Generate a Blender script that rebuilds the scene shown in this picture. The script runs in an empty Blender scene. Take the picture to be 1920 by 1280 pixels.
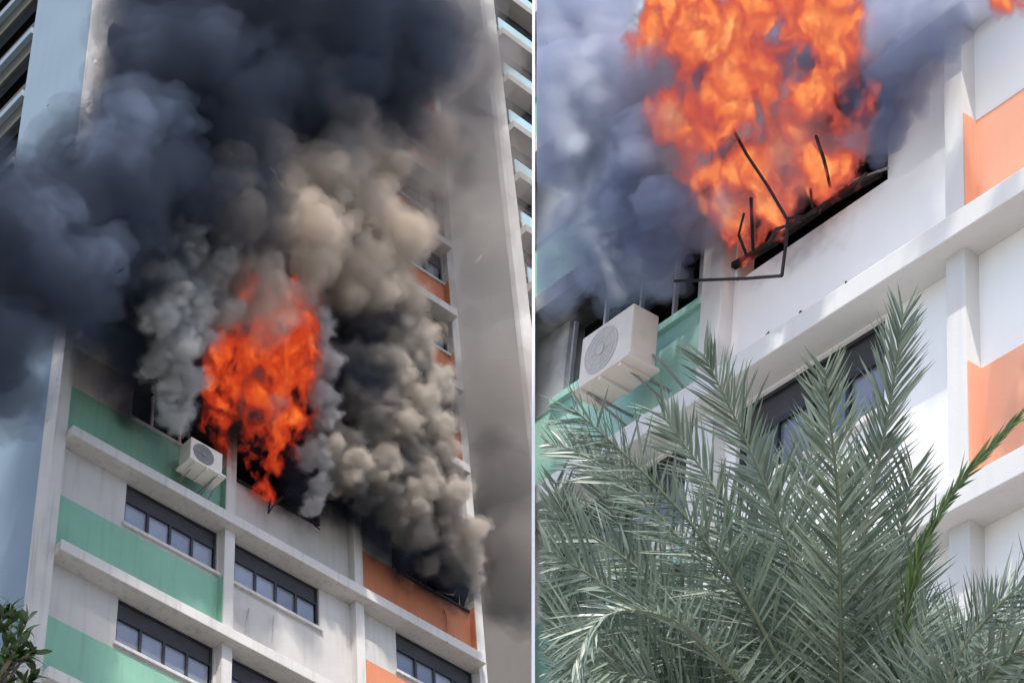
import bpy, bmesh, math, random
from mathutils import Vector, Matrix, noise
R_ = math.radians
sc = bpy.context.scene
col = sc.collection

# ------------------------------------------------------------------ camera, sky, sun, exposure
FPX = 4400.0                                   # focal length in photograph pixels (1920 wide)
W3 = Matrix(((1.0, -0.009, 0.0), (0.0, -0.6756, -0.7372), (0.0066, 0.7372, -0.6757)))   # camera axes -> world
_z = Vector((0.0066, 0.737, -0.6755)).normalized()
_f = Vector((0, 0, -1)); _y = (_f - _z * _f.dot(_z)).normalized(); _x = _y.cross(_z)
W3 = Matrix((_x, _y, _z))
CAM = Vector((0, 0, 1.6))
cam = bpy.data.cameras.new('camera'); camo = bpy.data.objects.new('camera', cam); col.objects.link(camo)
cam.sensor_width = 36.0; cam.lens = FPX / 1920 * 36.0
cam.clip_start = 0.1; cam.clip_end = 5000
camo.matrix_world = Matrix.Translation(CAM) @ W3.to_4x4()
sc.camera = camo

SUN_AZ = Vector((0.04, -1.0)).normalized(); SUN_EL = R_(63)
sdir = Vector((SUN_AZ.x * math.cos(SUN_EL), SUN_AZ.y * math.cos(SUN_EL), math.sin(SUN_EL)))
wd = bpy.data.worlds.new('World'); sc.world = wd; wd.use_nodes = True
nt = wd.node_tree; nt.nodes.clear()
sky = nt.nodes.new('ShaderNodeTexSky'); sky.sky_type = 'NISHITA'; sky.sun_disc = False
sky.sun_elevation = SUN_EL; sky.sun_rotation = math.atan2(SUN_AZ.x, SUN_AZ.y)
sky.air_density = 1.0; sky.dust_density = 2.5; sky.ozone_density = 1.0
bg = nt.nodes.new('ShaderNodeBackground'); bg.inputs[1].default_value = 0.15
ow = nt.nodes.new('ShaderNodeOutputWorld')
nt.links.new(sky.outputs[0], bg.inputs[0]); nt.links.new(bg.outputs[0], ow.inputs[0])
sl = bpy.data.lights.new('sun', 'SUN'); sl.energy = 3.3; sl.angle = R_(0.6); sl.color = (1.0, 0.94, 0.86)
so = bpy.data.objects.new('sun', sl); col.objects.link(so)
so.rotation_euler = sdir.to_track_quat('Z', 'Y').to_euler(); so.location = (0, 0, 80)
vs = sc.view_settings
sc.display_settings.display_device = 'sRGB'
vs.view_transform = 'Standard'; vs.look = 'None'; vs.gamma = 1.0; vs.use_curve_mapping = False
vs.exposure = 0.92
cy = sc.cycles
cy.use_denoising = True
cy.max_bounces = 8; cy.diffuse_bounces = 3; cy.glossy_bounces = 3; cy.transmission_bounces = 4
cy.use_adaptive_sampling = True; cy.adaptive_threshold = 0.03
cy.volume_bounces = 3; cy.transparent_max_bounces = 16
cy.volume_step_rate = 1.0; cy.volume_max_steps = 256
cy.sample_clamp_indirect = 4.0

# ------------------------------------------------------------------ two building frames (u right, n out, w up)
def rot(a, b, c):
    return Matrix.Rotation(c, 3, 'Z') @ Matrix.Rotation(a, 3, 'X') @ Matrix.Rotation(b, 3, 'Y')
def pray(x, y): return Vector(((x - 960) / FPX, (640 - y) / FPX, -1.0))
class Frame:
    """a building's own axes; a pixel becomes a place where its ray meets a wall plane of the building"""
    def __init__(s, e, px, dist):
        s.M = rot(*e); s.o = pray(*px) * dist
        u, v, n = s.M.col[0], s.M.col[1], s.M.col[2]
        wm = W3 @ Matrix((u, -n, v)).transposed()
        s.mw = Matrix.Translation(CAM + W3 @ s.o) @ wm.to_4x4()
    def on(s, ax, val, x, y):
        r = s.M.transposed() @ pray(x, y); o = -(s.M.transposed() @ s.o)
        t = (val - o[ax]) / r[ax]
        return o + r * t                       # (u, w, n)
    def pt(s, x, y, n):                        # local xyz of the pixel at n metres in front of the ledge line
        q = s.on(2, n, x, y); return Vector((q[0], -n, q[1]))
FL = Frame((-0.84230528, 0.82876697, 0.10594657), (136, 813), 41.61527)
FR = Frame((-0.63445771, -1.00821941, -0.12591624), (1853, 400), 20.31657)

# ------------------------------------------------------------------ helpers
class MB:
    def __init__(s): s.bm = bmesh.new()
    def box(s, u0, u1, n0, n1, w0, w1):
        vs_ = [s.bm.verts.new((u, -n, w)) for u in (u0, u1) for n in (n0, n1) for w in (w0, w1)]
        for f in ((0, 1, 3, 2), (4, 6, 7, 5), (0, 4, 5, 1), (2, 3, 7, 6), (0, 2, 6, 4), (1, 5, 7, 3)):
            s.bm.faces.new([vs_[i] for i in f])
        return s
    def hexa(s, pts):
        vs_ = [s.bm.verts.new(p) for p in pts]
        for f in ((0, 1, 3, 2), (4, 6, 7, 5), (0, 4, 5, 1), (2, 3, 7, 6), (0, 2, 6, 4), (1, 5, 7, 3)):
            s.bm.faces.new([vs_[i] for i in f])
        return s
    def tube(s, pts, rad, seg=8):
        pts = [Vector(p) for p in pts]; rings = []
        for i, p in enumerate(pts):
            d = (pts[min(i + 1, len(pts) - 1)] - pts[max(i - 1, 0)]).normalized()
            a = d.orthogonal().normalized() if i == 0 else (rings[-1][1] - d * rings[-1][1].dot(d)).normalized()
            b = d.cross(a); r = rad[i] if isinstance(rad, (list, tuple)) else rad
            rings.append(([s.bm.verts.new(p + (a * math.cos(k * 2 * math.pi / seg) + b * math.sin(k * 2 * math.pi / seg)) * r) for k in range(seg)], a))
        for (r0, _), (r1, _) in zip(rings, rings[1:]):
            for k in range(seg): s.bm.faces.new((r0[k], r0[(k + 1) % seg], r1[(k + 1) % seg], r1[k]))
        s.bm.faces.new(rings[0][0][::-1]); s.bm.faces.new(rings[-1][0])
        return s
    def disc(s, c, r, n0, n1, seg=28):
        v0 = []; v1 = []
        for k in range(seg):
            a = 2 * math.pi * k / seg
            v0.append(s.bm.verts.new((c[0] + r * math.cos(a), -n0, c[1] + r * math.sin(a))))
            v1.append(s.bm.verts.new((c[0] + r * math.cos(a), -n1, c[1] + r * math.sin(a))))
        for k in range(seg): s.bm.faces.new((v0[k], v0[(k + 1) % seg], v1[(k + 1) % seg], v1[k]))
        s.bm.faces.new(v1); s.bm.faces.new(v0[::-1])
        return s
    def mesh(s, name, mat, bevel=0.0, cut=None, smooth=False):
        if cut is not None:
            co, no = cut
            g = s.bm.verts[:] + s.bm.edges[:] + s.bm.faces[:]
            r = bmesh.ops.bisect_plane(s.bm, geom=g, plane_co=co, plane_no=no, clear_outer=True)
            ed = [e for e in r['geom_cut'] if isinstance(e, bmesh.types.BMEdge)]
            if ed: bmesh.ops.holes_fill(s.bm, edges=ed, sides=0)
        if bevel and len(s.bm.faces):
            bmesh.ops.bevel(s.bm, geom=s.bm.edges[:], offset=bevel, segments=2, affect='EDGES', profile=0.6)
        bmesh.ops.recalc_face_normals(s.bm, faces=s.bm.faces[:])
        me = bpy.data.meshes.new(name); s.bm.to_mesh(me); s.bm.free()
        me.materials.append(mat)
        if smooth: me.shade_smooth()
        return me
def link(name, me, parent=None, off=None):
    o = bpy.data.objects.new(name, me); col.objects.link(o)
    if parent is not None: o.parent = parent
    if off is not None: o.location = off
    return o
def tag(o, label, cat=None, group=None, kind=None):
    o['label'] = label
    if cat: o['category'] = cat
    if group: o['group'] = group
    if kind: o['kind'] = kind
    return o
def empty(name, mw):
    o = bpy.data.objects.new(name, None); col.objects.link(o); o.matrix_world = mw; o.empty_display_size = 0.3
    return o

# ------------------------------------------------------------------ materials
def mat(name):
    m = bpy.data.materials.new(name); m.use_nodes = True
    return m, m.node_tree, m.node_tree.nodes['Principled BSDF']
def paint(name, c, var=0.10, rough=0.75, streak=0.15, scale=1.0, soot=None):
    m, t, b = mat(name); N = t.nodes.new; L = t.links.new
    tc = N('ShaderNodeTexCoord')
    n1 = N('ShaderNodeTexNoise'); n1.inputs['Scale'].default_value = 1.3 * scale; n1.inputs['Detail'].default_value = 8
    L(tc.outputs['Object'], n1.inputs['Vector'])
    mp = N('ShaderNodeMapping'); mp.inputs['Scale'].default_value = (9 * scale, 9 * scale, 0.5 * scale)
    L(tc.outputs['Object'], mp.inputs['Vector'])
    n2 = N('ShaderNodeTexNoise'); n2.inputs['Scale'].default_value = 1.0; n2.inputs['Detail'].default_value = 5
    L(mp.outputs[0], n2.inputs['Vector'])
    r1 = N('ShaderNodeMapRange'); r1.inputs[1].default_value = 0.3; r1.inputs[2].default_value = 0.75
    r1.inputs[3].default_value = 1 - var; r1.inputs[4].default_value = 1 + var * 0.4
    L(n1.outputs[0], r1.inputs[0])
    r2 = N('ShaderNodeMapRange'); r2.inputs[1].default_value = 0.52; r2.inputs[2].default_value = 0.8
    r2.inputs[3].default_value = 1.0; r2.inputs[4].default_value = 1 - streak
    L(n2.outputs[0], r2.inputs[0])
    mu = N('ShaderNodeMath'); mu.operation = 'MULTIPLY'; L(r1.outputs[0], mu.inputs[0]); L(r2.outputs[0], mu.inputs[1])
    mx = N('ShaderNodeMix'); mx.data_type = 'RGBA'; mx.blend_type = 'MULTIPLY'; mx.inputs[0].default_value = 1
    mx.inputs[6].default_value = (*c, 1); L(mu.outputs[0], mx.inputs[7])
    out = mx.outputs[2]
    if soot:                                    # soot deposited round the burnt openings
        last = None
        for (cu, cw, ru, rw) in soot:
            mm = N('ShaderNodeMapping'); mm.vector_type = 'POINT'
            mm.inputs['Location'].default_value = (-cu / ru, 0, -cw / rw); mm.inputs['Scale'].default_value = (1 / ru, 0, 1 / rw)
            L(tc.outputs['Object'], mm.inputs['Vector'])
            ln = N('ShaderNodeVectorMath'); ln.operation = 'LENGTH'; L(mm.outputs[0], ln.inputs[0])
            if last is None: last = ln.outputs['Value']
            else:
                mi = N('ShaderNodeMath'); mi.operation = 'MINIMUM'; L(last, mi.inputs[0]); L(ln.outputs['Value'], mi.inputs[1]); last = mi.outputs[0]
        ns = N('ShaderNodeTexNoise'); ns.inputs['Scale'].default_value = 2.2; ns.inputs['Detail'].default_value = 6
        L(tc.outputs['Object'], ns.inputs['Vector'])
        ad = N('ShaderNodeMath'); ad.operation = 'MULTIPLY_ADD'; L(ns.outputs[0], ad.inputs[0]); ad.inputs[1].default_value = 0.9; L(last, ad.inputs[2])
        rr = N('ShaderNodeMapRange'); rr.interpolation_type = 'SMOOTHSTEP'
        rr.inputs[1].default_value = 1.0; rr.inputs[2].default_value = 1.75; rr.inputs[3].default_value = 0.96; rr.inputs[4].default_value = 0.0
        L(ad.outputs[0], rr.inputs[0])
        m2 = N('ShaderNodeMix'); m2.data_type = 'RGBA'; L(rr.outputs[0], m2.inputs[0]); L(out, m2.inputs[6]); m2.inputs[7].default_value = (0.018, 0.019, 0.024, 1)
        out = m2.outputs[2]
    L(out, b.inputs['Base Color'])
    b.inputs['Roughness'].default_value = rough
    b.inputs['Specular IOR Level'].default_value = 0.25
    bp = N('ShaderNodeBump'); bp.inputs['Strength'].default_value = 0.15; bp.inputs['Distance'].default_value = 0.01
    n3 = N('ShaderNodeTexNoise'); n3.inputs['Scale'].default_value = 60; n3.inputs['Detail'].default_value = 3
    L(tc.outputs['Object'], n3.inputs['Vector']); L(n3.outputs[0], bp.inputs['Height']); L(bp.outputs[0], b.inputs['Normal'])
    return m
SOOT_L = [(4.9, 2.7, 1.7, 1.25), (8.9, 2.6, 1.8, 1.25), (2.9, 2.8, 1.7, 1.0), (6.6, 3.6, 1.8, 1.4)]
SOOT_R = [(-2.7, 3.1, 1.45, 1.55), (-5.4, 3.2, 1.9, 1.5), (-0.9, 4.2, 1.6, 1.3)]
M = {}
M['white_l'] = paint('wall_paint_dimmed', (0.44, 0.42, 0.40), soot=SOOT_L)  # wall tone lowered to imitate dimmer light than on the near block
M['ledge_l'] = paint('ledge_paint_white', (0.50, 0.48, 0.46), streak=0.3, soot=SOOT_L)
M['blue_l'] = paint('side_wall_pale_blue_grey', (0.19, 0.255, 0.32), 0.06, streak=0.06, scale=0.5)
M['green_l'] = paint('green_paint', (0.19, 0.37, 0.275), soot=SOOT_L)
M['orange_l'] = paint('orange_paint', (0.50, 0.185, 0.10), soot=SOOT_L)
M['white_r'] = paint('wall_paint_brightened', (0.88, 0.875, 0.87), 0.03, streak=0.02, soot=SOOT_R)  # same wall paint, raised to imitate brighter light on the near block
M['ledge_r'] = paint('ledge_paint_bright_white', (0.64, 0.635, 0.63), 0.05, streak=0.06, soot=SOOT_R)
M['green_r'] = paint('pale_green_paint', (0.36, 0.60, 0.53), 0.06)
M['orange_r'] = paint('pale_orange_paint', (0.74, 0.36, 0.24), 0.06, streak=0.05)
M['grey_far'] = paint('far_wall_grey', (0.26, 0.243, 0.232), 0.06, streak=0.05, scale=0.5)
M['far_blue'] = paint('far_pale_blue_panel', (0.30, 0.44, 0.48), 0.06)
M['brown'] = paint('olive_grey_parapet', (0.075, 0.075, 0.06), 0.1)
M['divider'] = paint('divider_white', (0.85, 0.85, 0.85), 0.02, streak=0.0)  # for the added strip between the two views
def simple(name, c, rough=0.5, metal=0.0, spec=0.5, var=0.0, vs_=8.0):
    m, t, b = mat(name)
    b.inputs['Base Color'].default_value = (*c, 1); b.inputs['Roughness'].default_value = rough
    b.inputs['Metallic'].default_value = metal; b.inputs['Specular IOR Level'].default_value = spec
    if var:
        tc = t.nodes.new('ShaderNodeTexCoord'); n = t.nodes.new('ShaderNodeTexNoise'); n.inputs['Scale'].default_value = vs_; n.inputs['Detail'].default_value = 6
        r = t.nodes.new('ShaderNodeMix'); r.data_type = 'RGBA'
        r.inputs[6].default_value = (*[x * (1 - var) for x in c], 1); r.inputs[7].default_value = (*[min(1, x * (1 + var)) for x in c], 1)
        t.links.new(tc.outputs['Object'], n.inputs['Vector']); t.links.new(n.outputs[0], r.inputs[0]); t.links.new(r.outputs[2], b.inputs['Base Color'])
    return m
M['frame'] = simple('dark_window_frame', (0.012, 0.014, 0.022), 0.45)
M['transom'] = simple('dark_tinted_transom', (0.04, 0.042, 0.052), 0.25, var=0.3, vs_=3)
def pane_mat():
    m, t, b_ = mat('bluish_window_pane'); N = t.nodes.new; L = t.links.new
    oi = N('ShaderNodeObjectInfo'); tc = N('ShaderNodeTexCoord'); n = N('ShaderNodeTexNoise'); n.inputs['Scale'].default_value = 1.6; n.inputs['Detail'].default_value = 3
    L(tc.outputs['Object'], n.inputs['Vector'])
    ad = N('ShaderNodeMath'); ad.operation = 'MULTIPLY_ADD'; L(oi.outputs['Random'], ad.inputs[0]); ad.inputs[1].default_value = 0.7; L(n.outputs[0], ad.inputs[2])
    r = N('ShaderNodeMapRange'); r.inputs[1].default_value = 0.3; r.inputs[2].default_value = 1.3; L(ad.outputs[0], r.inputs[0])
    mx = N('ShaderNodeMix'); mx.data_type = 'RGBA'; mx.inputs[6].default_value = (0.13, 0.15, 0.19, 1); mx.inputs[7].default_value = (0.30, 0.31, 0.35, 1); L(r.outputs[0], mx.inputs[0])
    L(mx.outputs[2], b_.inputs['Base Color']); b_.inputs['Roughness'].default_value = 0.16; b_.inputs['Metallic'].default_value = 0.35
    return m
M['pane'] = pane_mat()
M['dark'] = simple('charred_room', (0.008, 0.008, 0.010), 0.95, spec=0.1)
M['char'] = simple('charred_metal', (0.02, 0.018, 0.018), 0.7, 0.3, var=0.5, vs_=20)
M['ash'] = simple('ash_grey_metal', (0.28, 0.27, 0.27), 0.7, 0.2, var=0.4, vs_=15)
M['mullion'] = simple('white_mullion', (0.55, 0.56, 0.60), 0.5, var=0.3, vs_=6)
M['ac'] = simple('ac_white_casing', (0.62, 0.60, 0.55), 0.5, var=0.12, vs_=6)
M['ac_dirty'] = simple('ac_dirty_casing', (0.70, 0.64, 0.58), 0.6, var=0.15, vs_=5)
M['ac_fan'] = simple('ac_fan_grille', (0.20, 0.20, 0.20), 0.6, var=0.2)
M['ac_fan_r'] = simple('ac_fan_grille_pale', (0.50, 0.48, 0.47), 0.6, var=0.1)
M['debris'] = simple('burnt_debris', (0.03, 0.025, 0.02), 0.9, var=0.5, vs_=30)
M['ground'] = simple('paved_ground', (0.22, 0.21, 0.19), 0.9, var=0.2, vs_=0.4)

# ------------------------------------------------------------------ ground
g = link('ground', MB().box(-400, 400, -500, 300, -0.4, 0.0).mesh('ground', M['ground'])); g['kind'] = 'structure'

# ------------------------------------------------------------------ window builder (shared meshes)
_wc = {}
def window(parent, off, u0, u1, w0, w1, nw, cut=None, mats=('frame', 'pane', 'transom'), panes=4, sillmat=None, key=None, style='shut', sill=True):
    """dark framed window with a deep transom panel and a row of panes; all faces sit in the wall's reveal"""
    W_, H_ = u1 - u0, w1 - w0
    k = (round(W_, 3), round(H_, 3), mats, panes, sillmat.name if sillmat else None)
    at = Vector(off) + Vector((u0, -nw, w0))
    if k not in _wc:
        tr = H_ * 0.37
        b = MB(); fr = 0.045
        b.box(0, W_, -0.10, -0.045, H_ - fr, H_); b.box(0, W_, -0.10, -0.045, 0, fr)
        b.box(0, fr, -0.10, -0.045, fr, H_ - fr); b.box(W_ - fr, W_, -0.10, -0.045, fr, H_ - fr)
        b.box(fr, W_ - fr, -0.10, -0.04, H_ - tr - 0.05, H_ - tr)
        cw = (W_ - 2 * fr) / panes
        for i in range(1, panes):
            b.box(fr + cw * i - 0.025, fr + cw * i + 0.025, -0.10, -0.04, fr, H_ - tr - 0.05)
        fm = b.mesh('window_frame', M[mats[0]])
        pm = MB().box(0, cw - 0.05, -0.088, -0.080, 0, H_ - tr - 0.05 - fr).mesh('pane', M[mats[1]])
        tm = MB().box(0, W_ - 2 * fr, -0.09, -0.072, 0, tr - fr).mesh('transom', M[mats[2]])
        sm = MB().box(-0.05, W_ + 0.05, -0.12, 0.06, -0.075, -0.002).mesh('sill', sillmat or M['ledge_l'], 0.008)
        _wc[k] = (fm, pm, tm, sm, cw, fr, tr)
    fm, pm, tm, sm, cw, fr, tr = _wc[k]
    o = link('window', fm, parent, at)
    for i in range(panes): link('pane', pm, o, (fr + cw * i + 0.025, random.uniform(-0.006, 0.006), fr))
    link('transom', tm, o, (fr, 0, H_ - tr))
    if sill: link('sill', sm, o, (0, 0, 0))
    return o
def wall_mesh(u0, u1, w0, w1, nb, nf, holes, name, m, cut=None):
    """wall slab with rectangular openings"""
    us = sorted({u0, u1, *[h[0] for h in holes], *[h[1] for h in holes]}); us = [u for u in us if u0 <= u <= u1]
    ws = sorted({w0, w1, *[h[2] for h in holes], *[h[3] for h in holes]}); ws = [w for w in ws if w0 <= w <= w1]
    inh = lambda u, w: any(h[0] < u < h[1] and h[2] < w < h[3] for h in holes)
    nu, nw = len(us) - 1, len(ws) - 1
    solid = [[not inh((us[i] + us[i + 1]) / 2, (ws[j] + ws[j + 1]) / 2) for j in range(nw)] for i in range(nu)]
    b = MB(); cache = {}
    def v(i, j, n):
        if (i, j, n) not in cache: cache[(i, j, n)] = b.bm.verts.new((us[i], -n, ws[j]))
        return cache[(i, j, n)]
    for i in range(nu):
        for j in range(nw):
            if not solid[i][j]: continue
            b.bm.faces.new((v(i, j, nf), v(i + 1, j, nf), v(i + 1, j + 1, nf), v(i, j + 1, nf)))
            b.bm.faces.new((v(i, j, nb), v(i, j + 1, nb), v(i + 1, j + 1, nb), v(i + 1, j, nb)))
            for di, dj, e in ((-1, 0, ((i, j), (i, j + 1))), (1, 0, ((i + 1, j + 1), (i + 1, j))), (0, -1, ((i + 1, j), (i, j))), (0, 1, ((i, j + 1), (i + 1, j + 1)))):
                a, c = i + di, j + dj
                if 0 <= a < nu and 0 <= c < nw and solid[a][c]: continue
                (p, q), (r, s) = e
                b.bm.faces.new((v(p, q, nf), v(p, q, nb), v(r, s, nb), v(r, s, nf)))
    return b.mesh(name, m, cut=cut)

# ------------------------------------------------------------------ LEFT: the burning tower
NW, NP = -0.36, -0.19                          # wall plane and pilaster front, behind the ledge front at 0
random.seed(4)
BASE_L = -29.5
tow = empty('apartment_block', FL.mw @ Matrix.Translation((4.9, 3, BASE_L)))
OFF = Vector((-4.9, -3, -BASE_L))
tag(tow, 'tall apartment block with green and orange panels, flames and smoke pouring from its windows', 'building')
lev = [-8.4, -5.6, -2.8, 0.0, 2.68, 5.36, 7.94, 10.5, 13.0, 15.5, 18.0, 20.5]
bays = dict(green=(1.46, 3.54), centre=(3.94, 5.97), orange=(7.90, 9.94))
holes = []
wins = []
for i in range(len(lev) - 1):
    a, top = lev[i], lev[i + 1]
    h0 = top - 1.04
    for bay, (u0, u1) in bays.items():
        if top <= 0.01 and not (bay == 'orange' and top < -2.7) or (top > 3 and bay == 'orange'):
            holes.append((u0, u1, h0, top - 0.005)); wins.append((bay, u0, u1, h0, top - 0.005))
top0 = lev[4]
holes += [(bays['green'][0], bays['green'][1], 1.70, top0 - .005), (3.94, 6.02, 1.66, top0 - .005), (7.90, 9.94, 1.68, top0 - .005)]
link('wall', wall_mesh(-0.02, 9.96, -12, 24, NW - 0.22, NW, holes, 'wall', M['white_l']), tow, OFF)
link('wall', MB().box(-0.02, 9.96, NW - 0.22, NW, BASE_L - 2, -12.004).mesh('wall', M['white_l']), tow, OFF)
body = MB().box(0.36, 10.1, -12, NW - 3.0, BASE_L - 2, 24).mesh('core', M['grey_far']); link('core', body, tow, OFF)
# burnt rooms behind the openings: floor, ceiling, walls black with soot
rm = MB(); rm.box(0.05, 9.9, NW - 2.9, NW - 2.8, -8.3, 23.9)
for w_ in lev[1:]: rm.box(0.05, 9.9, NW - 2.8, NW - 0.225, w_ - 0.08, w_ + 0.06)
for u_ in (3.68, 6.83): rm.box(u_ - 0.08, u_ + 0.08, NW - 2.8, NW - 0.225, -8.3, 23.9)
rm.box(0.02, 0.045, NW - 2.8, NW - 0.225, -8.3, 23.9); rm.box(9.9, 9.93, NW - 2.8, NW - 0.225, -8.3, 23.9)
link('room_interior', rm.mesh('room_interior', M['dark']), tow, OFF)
for i in range(1, len(lev)):
    w_ = lev[i]
    me = MB().box(0.0, 9.98, NW - 0.004, 0.0, w_, w_ + 0.24).mesh('ledge', M['ledge_l'], 0.012)
    o = link('ledge', me, tow, OFF)
for (u0, u1) in ((-0.24, 0.0), (3.58, 3.81), (6.74, 6.95), (9.96, 10.17)):
    b = MB()
    if u0 < 0 or u0 > 9: b.box(u0, u1, NW - (0.222 if u0 > 0 else 0.224), NP, BASE_L - 2, 24)
    else:
        for a, t in zip(lev, lev[1:]): b.box(u0, u1, NW - 0.003, NP, a + 0.238, t + 0.002)
    link('pilaster', b.mesh('pilaster', M['ledge_l']), tow, OFF)
for i in range(len(lev) - 1):
    a = lev[i]; p1 = a + (1.62 if i < 4 else 1.45)
    for nm, mt, u0, u1 in (('green_panel', 'green_l', 0.003, 3.577), ('orange_panel', 'orange_l', 6.953, 9.957)):
        if nm == 'orange_panel' and i < 1: continue
        if nm == 'green_panel' and i > 5: continue
        b = MB().box(u0, u1, NW - 0.002, NW + 0.008, a + 0.236, p1)
        if u1 < 5: b.box(u1 - 0.012, u1 - 0.0005, NW + 0.0085, NP - 0.006, a + 0.236, p1)     # painted reveal beside the pilaster
        else: b.box(u1 - 0.012, u1 - 0.0005, NW + 0.0085, NP - 0.006, a + 0.236, p1)
        link(nm, b.mesh(nm, M[mt]), tow, OFF)
for bay, u0, u1, h0, h1 in wins: window(tow, OFF, u0, u1, h0, h1, NW)
# side wall: plain pale blue-grey strip, then the recessed strip of louvred windows with ledges
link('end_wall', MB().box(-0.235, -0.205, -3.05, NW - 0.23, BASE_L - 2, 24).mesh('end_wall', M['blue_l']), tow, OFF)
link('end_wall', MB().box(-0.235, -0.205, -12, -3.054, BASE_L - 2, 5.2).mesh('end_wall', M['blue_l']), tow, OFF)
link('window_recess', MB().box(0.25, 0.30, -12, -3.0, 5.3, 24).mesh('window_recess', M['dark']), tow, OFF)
for k in range(8):
    w_ = 5.82 + 2.5 * k
    link('ledge', MB().box(-0.30, 0.25, -12, -3.056, w_ - 0.02, w_ + 0.20).mesh('ledge', M['blue_l'], 0.01), tow, OFF)
    link('parapet', MB().box(-0.05, 0.06, -12, -3.058, w_ + 0.202, w_ + 1.05).mesh('parapet', M['brown']), tow, OFF)
    link('louvre_window', MB().box(0.12, 0.16, -12, -3.06, w_ + 1.05, w_ + 1.55).mesh('louvre_window', M['transom']), tow, OFF)
    link('shade_board', MB().box(-0.16, -0.10, -12, -3.062, w_ + 1.95, w_ + 2.478).mesh('shade_board', M['brown']), tow, OFF)
# burnt window remains in the green bay (a mullion and the sill survive)
o = link('burnt_window', MB().box(1.94, 1.985, NW - 0.1, NW - 0.05, 1.70, 2.67).box(2.6, 2.64, NW - 0.1, NW - 0.05, 1.70, 2.67).mesh('burnt_window', M['mullion']), tow, OFF)
link('sill', MB().box(1.41, 3.56, NW - 0.1, NW + 0.06, 1.62, 1.698).mesh('sill', M['ledge_l'], 0.008), o)
def bars(parent, off, fr, name, lst, n, m, rad=0.022):
    """bent remains of window frames, each bar given by the pixels it passes on the plane n metres out"""
    for pts in lst:
        b = MB(); ps = [fr.pt(x, y, n + (q if isinstance(q, float) else 0)) for x, y, q in pts]
        b.tube(ps, rad, 4); link(name, b.mesh(name, M[m], smooth=False), parent, off)
bars(tow, OFF, FL, 'bent_frame_bar', [
    [(503, 962, 0.25), (512, 948, 0.2), (545, 925, 0.15)], [(503, 962, 0.25), (506, 940, 0.0), (520, 930, -0.1)], [(512, 948, 0.2), (530, 930, 0.3)],
    [(580, 968, 0.1), (590, 985, 0.2), (600, 992, 0.2)], [(590, 905, 0.3), (603, 872, 0.5)], [(545, 950, 0.0), (575, 968, 0.0), (598, 985, 0.0)],
    [(735, 1065, 0.0), (747, 1040, 0.2)], [(742, 1068, 0.0), (780, 1090, 0.05), (800, 1105, 0.05)], [(798, 1100, 0.0), (800, 1080, 0.2), (815, 1062, 0.3)],
    [(825, 1060, 0.3), (832, 1030, 0.4)], [(835, 1105, 0.0), (825, 1075, 0.2), (840, 1020, 0.4)], [(855, 1118, 0.0), (862, 1098, 0.15)], [(885, 1080, 0.1), (890, 1045, 0.2)], [(760, 1075, 0.05), (770, 1050, 0.25), (765, 1035, 0.35)], [(780, 1090, 0.1), (812, 1085, 0.3), (840, 1100, 0.35)], [(800, 1105, 0.1), (845, 1112, 0.3)], [(868, 1135, 0.05), (880, 1100, 0.3), (876, 1070, 0.4)], [(535, 940, 0.15), (560, 950, 0.3)], [(470, 915, 0.1), (485, 900, 0.3)]], NW, 'char', 0.018)
bars(tow, OFF, FL, 'bent_frame_bar', [[(782, 1064, 0.3), (792, 1035, 0.35)], [(830, 1110, 0.1), (850, 1115, 0.1), (862, 1095, 0.2)]], NW, 'ash', 0.018)
bars(tow, OFF, FL, 'charred_sill', [[(742, 1068, 0.02), (800, 1103, 0.02), (888, 1150, 0.02)], [(440, 897, 0.02), (520, 942, 0.02), (598, 985, 0.02)]], NW, 'char', 0.035)
# drying-rod holders and a cable
bars(tow, OFF, FL, 'hanging_rod', [[(467, 1140, 0.0), (458, 1182, 0.06)], [(513, 1155, 0.0), (511, 1180, 0.06)]], NW + 0.05, 'ash', 0.012)
bars(tow, OFF, FL, 'loose_cable', [[(832, 1141, 0.02), (838, 1160, 0.04), (839, 1190, 0.05), (839, 1205, 0.40)]], NW + 0.01, 'orange_l', 0.012)

# ------------------------------------------------------------------ the second tower beyond it
FF = Frame((-0.84230528, 0.82876697, 0.10594657), (998, 670), 66.0)
far = empty('apartment_block', FF.mw @ Matrix.Translation((4, 3, -46)))
FOFF = Vector((-4, -3, 46))
tag(far, 'distant pale grey apartment block with stacked blue-grey windows behind the smoke', 'building')
link('wall', MB().box(0.0, 9, -6, -0.4, -50, 40).mesh('wall', M['far_blue']), far, FOFF)
link('end_wall', MB().box(-0.32, -0.004, -14, -0.2, -50, 40).mesh('end_wall', M['grey_far']), far, FOFF)
link('corner_pier', MB().box(-0.34, 0.12, -0.198, 0.0, -50, 40).mesh('corner_pier', M['ledge_l']), far, FOFF)
for k in range(-6, 9):
    w_ = 0.3 + 2.62 * k
    link('ledge', MB().box(0.122, 8, -0.398, 0.25, w_, w_ + 0.35).mesh('ledge', M['grey_far'], 0.02), far, FOFF)
    if k >= -1: window(far, FOFF, 0.35, 4.6, w_ + 1.25, w_ + 2.6, -0.398 + 0.105, sillmat=M['grey_far'])
    if k >= -1: link('balcony_panel', MB().box(0.122, 8, 0.08, 0.13, w_ + 0.352, w_ + 1.05).mesh('balcony_panel', M['far_blue']), far, FOFF)

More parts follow.
